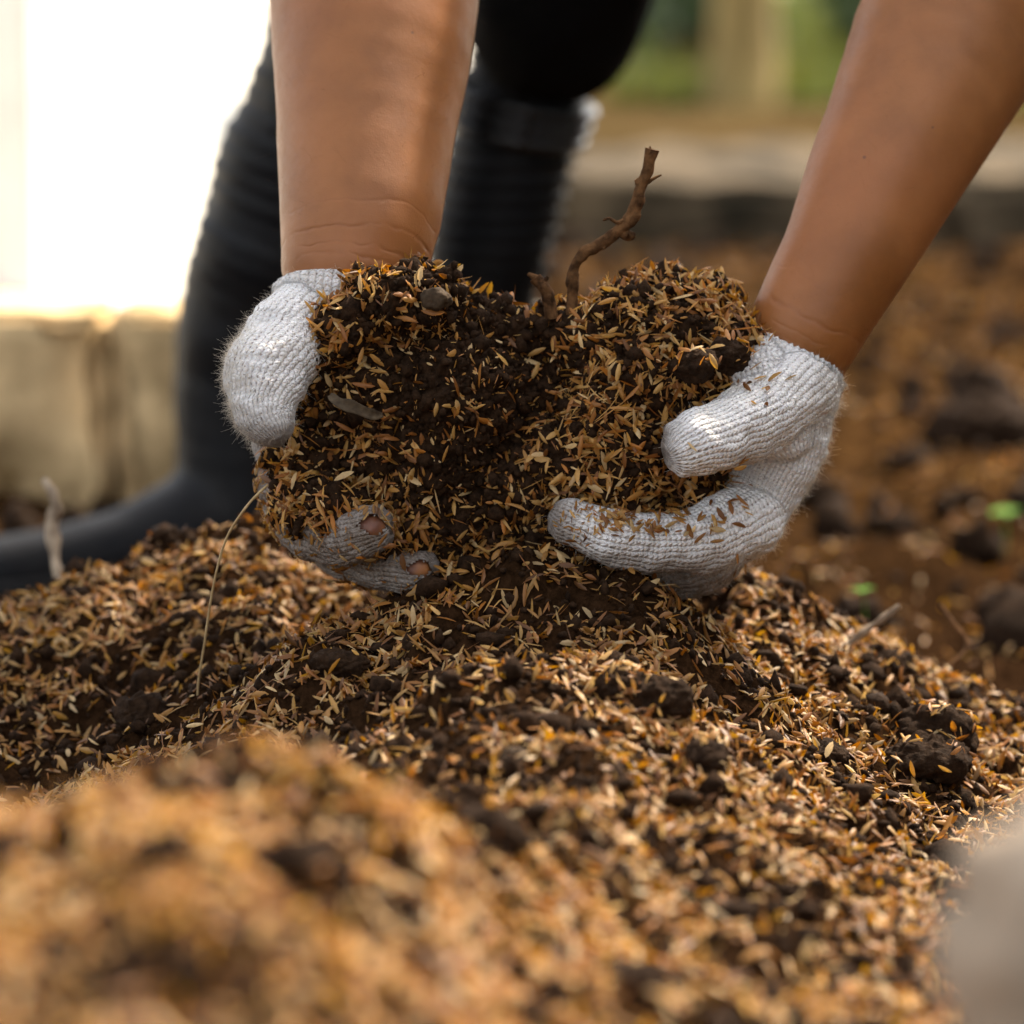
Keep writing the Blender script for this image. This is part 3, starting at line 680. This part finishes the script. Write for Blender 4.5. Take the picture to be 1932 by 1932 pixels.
def fibres(me, n, seed, length=(.0006, .0022), bias=None, rad=.000055):
    rg = np.random.default_rng(seed); v = get_v(me); nn = get_n(me); w_ = np.ones(len(v)) if bias is None else bias(v, nn); w_ = w_ / w_.sum()
    idx = rg.choice(len(v), n, p=w_); p = v[idx]; d = nn[idx] * .7 + rg.normal(0, .55, (n, 3)); L = rg.uniform(*length, n) * np.where(rg.random(n) < .04, 1.6, 1)
    d /= np.linalg.norm(d, axis=1)[:, None]; c1 = rg.normal(0, .8, (n, 3)); c2 = rg.normal(0, .8, (n, 3)); S = 6; V = []
    sd_ = np.cross(d, rg.normal(0, 1, (n, 3))); sd_ /= np.linalg.norm(sd_, axis=1)[:, None]; s2 = np.cross(d, sd_)
    for k in range(S):
        t = k/(S-1); q = p + (d*t + c1*(t*t*.7) + c2*(t**3*.8)) * L[:, None]; r = rad * (1 - .6*t)
        for a in range(3): V.append(q + (sd_*math.cos(a*2.094) + s2*math.sin(a*2.094)) * r)
    V = np.stack(V, 1).reshape(-1, 3); f = []
    for k in range(S-1):
        for a in range(3): f.append([k*3+a, k*3+(a+1) % 3, (k+1)*3+(a+1) % 3, (k+1)*3+a])
    Fc = (np.array(f)[None] + (np.arange(n)*S*3)[:, None, None]).reshape(-1, 4)
    return np_mesh('fibres', V, Fc)
def toP(v):  # world points back to frame coordinates, for placing dirt and husks on the gloves
    q = v - CAM; z = q @ F; return 966 + q[:, 0] / z * FPX, 966 - (q @ U) / z * FPX

# right glove (person's left hand)
gR = [ [W(1545,575,.036,123), W(1510,640,.035,119), W(1490,690,.03,112), W(1492,760,.022,92), W(1475,850,.02,80), W(1440,920,.018,76), W(1400,975,.012,72)],      # wrist, side of the palm
       [W(1430,650,.03,62), W(1440,720,.012,70), W(1470,800,.01,76)],
       [W(1500,735,.015,84), W(1450,775,.0,78), W(1385,806,-.018,68), W(1330,826,-.028,62), W(1306,836,-.032,58), W(1298,840,-.033,55)],                  # thumb
       [W(1410,975,.01,74), W(1345,1010,-.002,66), W(1260,1022,-.010,60), W(1180,1018,-.014,56), W(1120,1002,-.014,51), W(1082,984,-.012,46)],                  # index
       [W(1400,985,.03,70), W(1330,1052,.018,62), W(1250,1078,.015,56), W(1170,1076,.012,51), W(1110,1050,.012,44)],                             # middle
       [W(1400,960,.05,60), W(1320,1030,.040,54), W(1240,1060,.036,50), W(1160,1055,.034,46), W(1100,1035,.034,42)],                             # ring
       [W(1440,900,.065,56), W(1360,1000,.062,48), W(1280,1030,.058,42), W(1200,1030,.055,38)],                                                  # little
       [W(1480,760,.05,80), W(1450,870,.055,78), W(1400,950,.05,66)] ]
def dR(v, n):
    x, y = toP(v); low = sstep(1010, 1110, y + (1250 - x) * .06); tip = sstep(1120, 1040, x) * .9; th = sstep(1300, 1240, x) * sstep(920, 860, y) * .75
    web = np.exp(-((x-1420)/45)**2 - ((y-880)/40)**2) * .35
    return low * 1.05 + tip * sstep(900, 960, y) + th + .8 * sstep(1262, 1238, x) * sstep(940, 880, y) + web + .07 + .25 * sstep(1500, 1575, x) * sstep(900, 760, y)
cR = P(1482,667,.035); aR = P(1597,478,.045) - P(1490,672,.035)
me = glove(gR, cR, aR, dirtf=dR, seed=4)
gloveR = link('glove', me, MAT['glove'], person); gloveR['label'] = 'white knitted glove on the right with the thumb lying across the husks'
link('fibres', fibres(me, 8000, 3, bias=lambda v, n: .25 + 3.0 * sstep(1440, 1560, toP(v)[0] + (toP(v)[1]-800)*.35)), MAT['fibre'], gloveR)['kind'] = 'stuff'
def cuff(c, ax, rx, ry, r, parent, seed, band=False):
    ax = np.array(ax) / np.linalg.norm(ax)
    v, f = ring(c, ax, rx, ry, r, 120, 10, .55, seed)
    if band: f = [q for q in f if toP(v[q[:1]])[0][0] > 628]
    me = pyd('cuff', v, f); n = len(v); i = np.arange(n)
    attr(me, 'knit', np.stack([(i // 10) * .55, (i % 10) * .5, np.zeros(n)], 1), 'FLOAT_VECTOR'); attr(me, 'dirt', np.full(n, .08), 'FLOAT'); attr(me, 'band', np.full(n, 1.0 if band else 0.0), 'FLOAT')
    return link('red_band' if band else 'cuff', me, MAT['glove'], parent)
cuff(cR, aR, M(115), M(111), .0022, gloveR, 1)
link('fibres', fibres(gloveR.children[-1].data, 300, 9, (.001, .003)), MAT['fibre'], gloveR)['kind'] = 'stuff'

# left glove (person's right hand)
gL = [ [W(672,470,.033,150), W(660,545,.030,146), W(650,605,.03,142), W(612,690,.03,120), W(578,790,.03,98), W(565,880,.028,82), W(572,950,.02,74)],
       [W(600,590,.02,88), W(545,645,.0,82), W(508,700,-.012,78), W(494,745,-.02,66), W(497,785,-.026,55), W(505,800,-.028,50)],               # thumb pointing down
       [W(560,930,.012,72), W(590,985,-.002,64), W(640,1008,-.014,56), W(680,1004,-.024,52), W(698,1000,-.026,49)],                                # index
       [W(590,960,.03,68), W(640,1032,.016,58), W(700,1062,.004,52), W(750,1072,-.006,47), W(785,1078,-.010,44)],                              # middle
       [W(600,940,.05,60), W(670,1030,.042,50), W(750,1075,.034,44), W(830,1080,.03,40)],
       [W(620,900,.065,56), W(700,1010,.062,46), W(790,1050,.058,40), W(860,1050,.055,36)],
       [W(620,720,.05,100), W(590,850,.055,80), W(600,940,.05,64)] ]
def dL(v, n):
    x, y = toP(v); return sstep(865, 930, y) * 2.0 + .75 * sstep(750, 840, y) + .06 + .15 * sstep(470, 430, x)
cL = P(659,568,.03); aL = P(681,400,.045) - P(663,540,.03)
me = glove(gL, cL, aL, dirtf=dL, seed=14)
# worn holes at two fingertips
bm = bmesh.new(); bm.from_mesh(me)
for c, r in ((P(704,990,-.0362), .0062), (P(792,1072,-.019), .0052)):
    bmesh.ops.delete(bm, geom=[f for f in bm.faces if ((lambda q: math.sqrt(q.x**2 + q.y**2 + (q.z / .62)**2) + .0006 * math.sin(q.x * 5200) + .0004 * math.sin(q.z * 9000))(f.calc_center_median() - Vector(c))) < r], context='FACES')
bm.to_mesh(me); bm.free()
gloveL = link('glove', me, MAT['glove'], person); gloveL['label'] = 'dirty white knitted glove on the left with worn open fingertips'
link('fibres', fibres(me, 6500, 5, bias=lambda v, n: (.25 + 2.5 * sstep(500, 430, toP(v)[0])) * (1 - .93 * sstep(830, 900, toP(v)[1]))), MAT['fibre'], gloveL)['kind'] = 'stuff'
cuff(cL, aL, M(139), M(136), .0022, gloveL, 2)
cuff(cL + aL / np.linalg.norm(aL) * .0062, aL / np.linalg.norm(aL) + np.array([-.16, 0, 0]), M(136), M(134), .0024, gloveL, 2.5, band=True)
for c, ax, r in ():
    v, f = ring(c, ax, r, r * .62, .0007, 40, 6, .5, 3, u0=(.95, .2, -.2)); q = pyd('frayed_edge', v, f); n = len(v)
    attr(q, 'knit', np.zeros((n, 3)), 'FLOAT_VECTOR'); attr(q, 'dirt', np.full(n, .45), 'FLOAT'); attr(q, 'band', np.zeros(n), 'FLOAT'); link('frayed_edge', q, MAT['glove'], gloveL)
# fine hair on the forearms
mk = lambda v, n: ((v[:, 1] < .14) & (v[:, 2] < .38) & (toP(v)[1] < 640) & ((cre > .012))) * 1.0 + 1e-9
hm = fibres(body_me, 900, 21, (.002, .0055), mk, .000028); link('arm_hair', hm, MAT['root'], person)['kind'] = 'stuff'

# ------------------------------------------------------------------ the double handful of compost
HE = [ # frame x, y, depth, radius, squash
 (700,640,-.005,95),(770,600,.005,88),(770,560,.01,58),(850,640,.0,100),(640,700,-.008,88),(720,730,-.012,115),(840,740,-.015,125),(600,690,-.002,62),(925,730,.0,90),(885,660,.008,60),
 (640,800,-.004,80),(700,850,-.008,110),(600,880,-.010,85),(590,850,-.004,70),(810,860,-.014,118),(940,860,.002,110),(1030,745,.008,100),(1115,670,.0,85),(1200,640,.0,92),(1290,640,.0,88),(1330,650,.01,85),
 (1180,740,-.006,120),(1290,730,.0,95),(1150,850,-.012,125),(1070,880,-.008,105),(1250,880,.002,100),(1310,930,.0,70),(1330,900,.01,75),(1200,940,-.002,70),(1080,940,-.006,62),(960,950,-.012,85),(860,960,-.012,85),(740,930,-.012,75),(640,930,-.010,62),(780,1000,-.004,42),(900,1020,.0,50),(980,1020,.0,40),
 (765,552,.012,42),(720,560,.012,52),(680,590,.008,52),(645,620,.004,46),(820,562,.01,44),(560,690,-.004,48),(690,572,-.018,50),(742,566,-.018,48),(655,610,-.018,50),(775,552,-.012,44),(612,652,-.016,46),(800,575,-.014,60),(560,950,-.022,40),(620,952,-.030,36),(760,1020,-.020,34),(850,1045,-.01,40),(1395,650,.004,48),(1240,585,.008,60),(1340,600,.01,55),(870,600,.010,44),(950,645,.010,56),(1000,655,.012,52),(1050,640,.012,48),(910,615,.010,48),(1000,700,.012,60)]
hc = []
for (px, py, yy, r) in HE:
    q = M(r, yy); hc.append([(P(px, py, yy + q * .62 + .006), q, (1, .8, 1)), (P(px, py, yy + q * .62 + .030), q * .9)])
heap_me = blob('compost_handful', hc, .0011, 6)
v = get_v(heap_me); n = get_n(heap_me)
v = v + n * (.0030 * fbm(v, 60, 3, 8) + .0040 * np.abs(fbm(v, 150, 3, 18)) + .0016 * fbm(v, 520, 2, 28))[:, None]
put_v(heap_me, v)
heap = link('compost_handful', heap_me, MAT['soil']); setp(heap, 'large double handful of dark soil and rice husks held up in the two gloves', 'soil')
n = get_n(heap_me); fx, fy = toP(v)
def thin(v, fx, fy):
    c = .42 + .55 * fbm(v, 55, 3, 88)
    c += .12 + .40 * sstep(1010, 1120, fx) + .25 * sstep(640, 560, fx) * sstep(620, 700, fy) + .2 * sstep(880, 980, fy)
    c -= .80 * np.exp(-((fx - 900) / 130) ** 2 - ((fy - 820) / 170) ** 2) + .25 * np.exp(-((fx - 960) / 90) ** 2 - ((fy - 680) / 60) ** 2)
    return np.clip(c, .07, 1)
rg = np.random.default_rng(31)
vn = len(v); idx = rg.integers(0, vn, 19000)
idx = idx[rg.random(len(idx)) < thin(v[idx], fx[idx], fy[idx])]
husk_obj('rice_husks', v[idx] + rg.normal(0, .0006, (len(idx), 3)), n[idx], 6, heap, tilt=.6, lift=.0006, L=(.0054, .0108))['kind'] = 'stuff'
idx = rg.integers(0, vn, 14000); rad = rg.gamma(1.5, .00045, len(idx)) + .0004; rad[:700] = rg.uniform(.0016, .0042, 700)
cv, cf = crumb_geo(v[idx] + n[idx] * (rad * .3)[:, None], rad, rg, 1); link('crumbs', np_mesh('crumbs', cv, cf), MAT['soil'], heap)['kind'] = 'stuff'
idx = rg.integers(0, vn, 5000)
husk_obj('husk_flakes', v[idx] + n[idx] * .0006, n[idx], 7, heap, tilt=.7, L=(.0012, .0038), lift=.0004)['kind'] = 'stuff'
# husks clinging to the gloves
def cling(obj, n, seed, wfun):
    me = obj.data; v = get_v(me); nn = get_n(me); x, y = toP(v); w_ = wfun(x, y, nn); w_ = w_ * (nn[:, 1] < .2); w_ /= w_.sum()
    i = np.random.default_rng(seed).choice(len(v), n, p=w_)
    o = husk_obj('rice_husks', v[i], nn[i], seed, obj, L=(.003, .0078), tilt=.35, dark=.5, lift=.0005); o['kind'] = 'stuff'
cling(gloveR, 460, 41, lambda x, y, n: .0015 + 1.0 * np.exp(-((x-1190)/110)**2 - ((y-985)/24)**2) + .8 * np.exp(-((x-1090)/40)**2 - ((y-985)/45)**2) + .25*np.exp(-((x-1380)/30)**2-((y-960)/60)**2) + .08 * np.exp(-((x-1400)/60)**2 - ((y-720)/40)**2))
cling(gloveL, 900, 42, lambda x, y, n: .004 + 1.0 * sstep(870, 930, y) * sstep(1060, 980, y) + .3 * sstep(960, 1100, y) + .01 * sstep(480, 430, x))
# hanging fringe of husks below the hands
# ------------------------------------------------------------------ clods, stones, twigs
def clod(px, py, Y, rpx, seed, label, group='dark soil clods', on_ground=False, squash=(1, 1, .8), husks=20, mat='clod', name='soil_clod', cat='clod'):
    r = M(rpx, Y); p = P(px, py, Y)
    if on_ground: p[2] = ground_z([p[0]], [p[1]])[0] + r * squash[2] * .35
    tv, tf = ICO[5 if rpx > 30 else 4]; v = tv * r * np.array(squash)
    q = v / r
    v = v + tv * (r * (.22 * fbm(q + seed, 1.6, 3, seed) + .10 * np.abs(fbm(q + seed, 5, 3, seed + 3))))[:, None]
    me = np_mesh(name, v, tf); o = link(name, me, MAT[mat]); o.location = p
    setp(o, label, cat, group)
    if husks:
        rg = np.random.default_rng(seed + 50); n_ = get_n(me); ok = np.where(n_[:, 2] > -.2)[0]; i = rg.choice(ok, husks)
        husk_obj('rice_husks', v[i], n_[i], seed, o, tilt=.3, L=(.004, .008))['kind'] = 'stuff'
    return o
G = 'dark clods of soil'
clod(1310,688,-.022,40,1,'small dark clod with two husks on it, resting by the base of the right thumb',G)
clod(1372,668,-.010,38,2,'dark clod tucked against the cuff side of the right glove',G)
clod(822,562,-.016,27,3,'smooth grey brown lump near the top of the left half of the handful',None,mat='pebble',squash=(1.15,1,.75),husks=0,name='pebble',cat='pebble')
clod(1762,1440,.0,74,4,'large crumbly clod with husks on it at the right side of the ground',G,True,(1,.9,.75),60)
clod(1745,1500,-.02,84,5,'low dark clod just in front of the large crumbly one on the right',G,True,(1.1,.8,.5),30)
clod(1245,1385,-.13,60,6,'round dark clod in the middle of the front slope',G,True,(1,1,.9),14)
clod(1170,1360,-.125,45,16,'clod smothered in pale husks on the front slope, centre right',G,True,(1.1,1,.9),60)
clod(975,1462,-.21,36,7,'smooth brownish stone lying low in the middle of the slope',None,True,(1.2,1,.8),0,'pebble','stone','stone')
clod(1395,1290,-.03,24,8,'small round dark clod on the crest right of centre',G,True,(1,1,1),3)
clod(270,1425,.0,52,9,'dark clod at the lower left just behind the blurred front heap',G,True,(1.1,1,.8),6)
clod(1330,1480,-.17,40,10,'dark rounded clod right of the low brownish stone',G,True,(1,1,.8),6)
clod(900,1580,-.38,80,11,'large blurred dark clod in the foreground centre',G,True,(1.2,1,.7),8)
clod(1100,1560,-.30,36,12,'small dark clod in the blurred foreground right of the large one',G,True,(1,1,.8),4)
clod(1560,1470,-.06,36,13,'small dark clod on the right slope before the large crumbly one',G,True,(1,1,.8),5)
clod(120,1490,-.40,40,14,'blurred dark clod on the left behind the front heap',G,True,(1,1,.8),2)
clod(1200,1830,-.45,70,15,'blurred dark clod at the bottom of the picture, right of centre',G,True,(1.5,1,.5),6)
clod(1380,1700,-.33,52,17,'blurred dark clod low on the right of the foreground',G,True,(1.3,1,.6),6)
clod(1650,1240,.11,44,18,'flat dark clod on the back ridge beside the grey twig',G,True,(1.6,1,.5),6)
clod(640,1330,-.06,40,19,'dark clod on the left shoulder of the central heap',G,True,(1.3,1,.7),6)
clod(560,1780,-.56,60,22,'blurred dark clod at the bottom left of the front heap',G,True,(1.5,1,.7),4)
clod(320,1790,-.6,50,23,'blurred dark clod at the lower left corner',G,True,(1.3,1,.7),4)
clod(1860,700,1.25,85,24,'big blurred earth lump on the ground behind the right forearm',G,True,(1.3,1,.9),0)
clod(1915,1040,.55,60,25,'blurred earth lump at the right edge, behind the heap',G,True,(1.2,1,.8),0)
# the pale stone at the lower right, right in front of the lens
clod(2400,2020,-.745,615,33,'blurred pale grey stone in the bottom right corner',None,False,(1,1,1.15),0,'stone','stone','stone')

def stick(name, pts, radii, mat, label, cat, group=None, seed=0, seg=10, wob=.35, branches=()):
    pth = smooth_path(pts, 8); rr = np.interp(np.linspace(0, 1, len(pth)), np.linspace(0, 1, len(radii)), radii)
    v, f = tube(pth, rr, seg, wob, seed); V = [v]; Fc = list(f); c = len(v)
    for bp, br in branches:
        bpth = smooth_path(bp, 5); v, f = tube(bpth, np.interp(np.linspace(0, 1, len(bpth)), [0, 1], br), 6, .3, seed + 1); V.append(v); Fc += [[q + c for q in ff] for ff in f]; c += len(v)
    o = link(name, pyd(name, np.concatenate(V), Fc), MAT[mat]); setp(o, label, cat, group); return o
Yr = .012
rp = lambda x, y, d=0.0: P(x, y, Yr + d)
stick('root', [rp(1078,600), rp(1080,545), rp(1082,505), rp(1100,478), rp(1140,455), rp(1172,432), rp(1192,410), rp(1205,370), rp(1222,320), rp(1232,282)], [M(13), M(11), M(10), M(11), M(14), M(12), M(11), M(10)], 'root',
      'bent brown root with a knot standing up out of the middle of the handful', 'root', None, 4, 14, .38,
      [([rp(1186,412), rp(1165,420, -.002), rp(1150,412,-.003), rp(1138,416,-.002)], [M(5), M(1.8)]), ([rp(1222,345), rp(1236,335), rp(1248,330)], [M(4), M(1.5)]), ([rp(1205,345), rp(1200,338)], [M(9), M(5)]), ([rp(1172,435), rp(1185,445), rp(1190,436)], [M(13), M(8)]), ([rp(1230,290), rp(1226,276)], [M(4), M(1)]), ([rp(1150,452), rp(1138,470,-.002)], [M(7), M(2)]), ([rp(1098,482), rp(1084,492)], [M(7), M(3)])])
stick('broken_root', [rp(1044,600), rp(1040,575), rp(1028,545), rp(1012,522)], [M(14), M(13), M(13), M(11)], 'root', 'short broken brown root stub left of the tall bent root', 'root', None, 9, 12, .45,
      [([rp(1016,528), rp(1002,520), rp(996,516)], [M(8), M(3)]), ([rp(1022,535), rp(1034,522)], [M(8), M(4)])])
stick('root_thread', [P(505,915,-.02), P(470,950,-.025), P(430,1010,-.02), P(408,1080,-.015), P(395,1150,-.01), P(385,1220,-.005), P(374,1290,.0), P(372,1345,.0)], [M(2.6), M(2.4), M(2.2), M(2.4), M(2)], 'thread', 'thin pale root fibre hanging from the left glove to the ground', 'root fibre', None, 2, 6, .2)
stick('stick', [P(132,1190,.20), P(122,1120,.20), P(104,1060,.21), P(100,990,.22), P(106,945,.22), P(84,905,.23)], [M(13,.2), M(14,.2), M(11,.2), M(14,.2), M(9,.2), M(7,.2)], 'twig', 'blurred brown stick standing upright in the soil before the boot toe', 'stick', None, 3, 10, .35, [([P(104,960,.22), P(90,972,.22)], [M(9,.2), M(5,.2)])])
stick('twig', [P(1598,1218,.10), P(1640,1185,.10), P(1698,1143,.10)], [M(7), M(7), M(8)], 'twig', 'short straight grey twig poking up from the back ridge on the right', 'twig', None, 5)
stick('dry_stalk', [P(1765,1300,.14), P(1790,1260,.15), P(1826,1218,.16), P(1800,1178,.17), P(1774,1140,.18)], [M(6), M(6), M(6), M(5), M(4)], 'root', 'thin bent reddish brown stalk right of the grey twig', 'stalk', None, 6)
stick('fine_stalk', [P(1690,1292,.13), P(1740,1275,.14), P(1786,1262,.15)], [M(4), M(4), M(3)], 'twig', 'fine low stalk lying between the grey twig and the bent stalk', 'stalk', None, 7)
# curly ribbons of husk and dead leaf in the handful
def flake(pts, wpx, mat, name, label, cat, curl=.4):
    pth = smooth_path([P(*p) for p in pts], 5); n_ = len(pth); V = []; Fc = []
    for i in range(n_):
        t = pth[min(i+1, n_-1)] - pth[max(i-1, 0)]; t /= np.linalg.norm(t); s = np.cross(t, [0, -1, .3]); s /= np.linalg.norm(s); u_ = np.cross(s, t)
        wd = M(wpx) * math.sin(math.pi * (.08 + .84 * i / (n_-1))) ** .7 * (1 + .12 * math.sin(i * .9))
        for k in (-1, -.5, 0, .5, 1): V.append(pth[i] + s*wd*k + u_*wd*curl*(k*k))
    for sgn in (0, 1):
        pass
    for i in range(n_-1):
        for k in range(4): Fc.append([i*5+k, i*5+k+1, (i+1)*5+k+1, (i+1)*5+k])
    me = pyd(name, V, Fc); o = link(name, me, MAT[mat]); m_ = o.modifiers.new('thick', 'SOLIDIFY'); m_.thickness = .0003
    setp(o, label, cat); return o
flake([(622,745,-.030),(640,760,-.036),(665,768,-.037),(700,782,-.036),(722,783,-.030)], 11, 'dryleaf', 'dry_leaf', 'narrow grey dry leaf in the left half of the handful', 'leaf')
# sprouts
def sprout(px, py, Y, s, label, n=3, seed=0):
    p = P(px, py, Y); g = ground_z([p[0]], [p[1]])[0]
    e = bpy.data.objects.new('sprout', None); COL.objects.link(e); e.location = (p[0], p[1], g); setp(e, label, 'sprout')
    h = max(p[2] - g, s); rg = np.random.default_rng(seed)
    v, f = tube([(0, 0, -.004), (0.001, 0, h * .6), (0, 0, h)], [s*.10, s*.08, s*.06], 6); link('stem', pyd('stem', v, f), MAT['sprout'], e)
    for k in range(n):
        a = k * 6.28 / n + rg.random(); d = np.array([math.cos(a), math.sin(a), .35]); sd_ = np.array([-math.sin(a), math.cos(a), 0])
        V = []; Fc = []
        for i in range(7):
            t = i / 6; wd = s * .38 * math.sin(math.pi * (.05 + .9 * t)); c = np.array([0, 0, h]) + d * s * t + np.array([0, 0, -.35 * s * t * t])
            V += [c - sd_*wd, c - np.array([0, 0, wd*.25]), c + sd_*wd]
        for i in range(6): Fc += [[i*3, i*3+1, i*3+4, i*3+3], [i*3+1, i*3+2, i*3+5, i*3+4]]
        lo = link('leaf', pyd('leaf', V, Fc), MAT['sprout'], e)
sprout(1630,1112,.40,.007,'tiny bright green seedling on the dark ground right of the hands',3,1)
sprout(1895,965,.75,.012,'blurred yellow green seedling at the right edge of the picture',4,2)
sprout(22,995,.80,.008,'tiny green seedling at the left edge by the foot of the kerb',3,3)
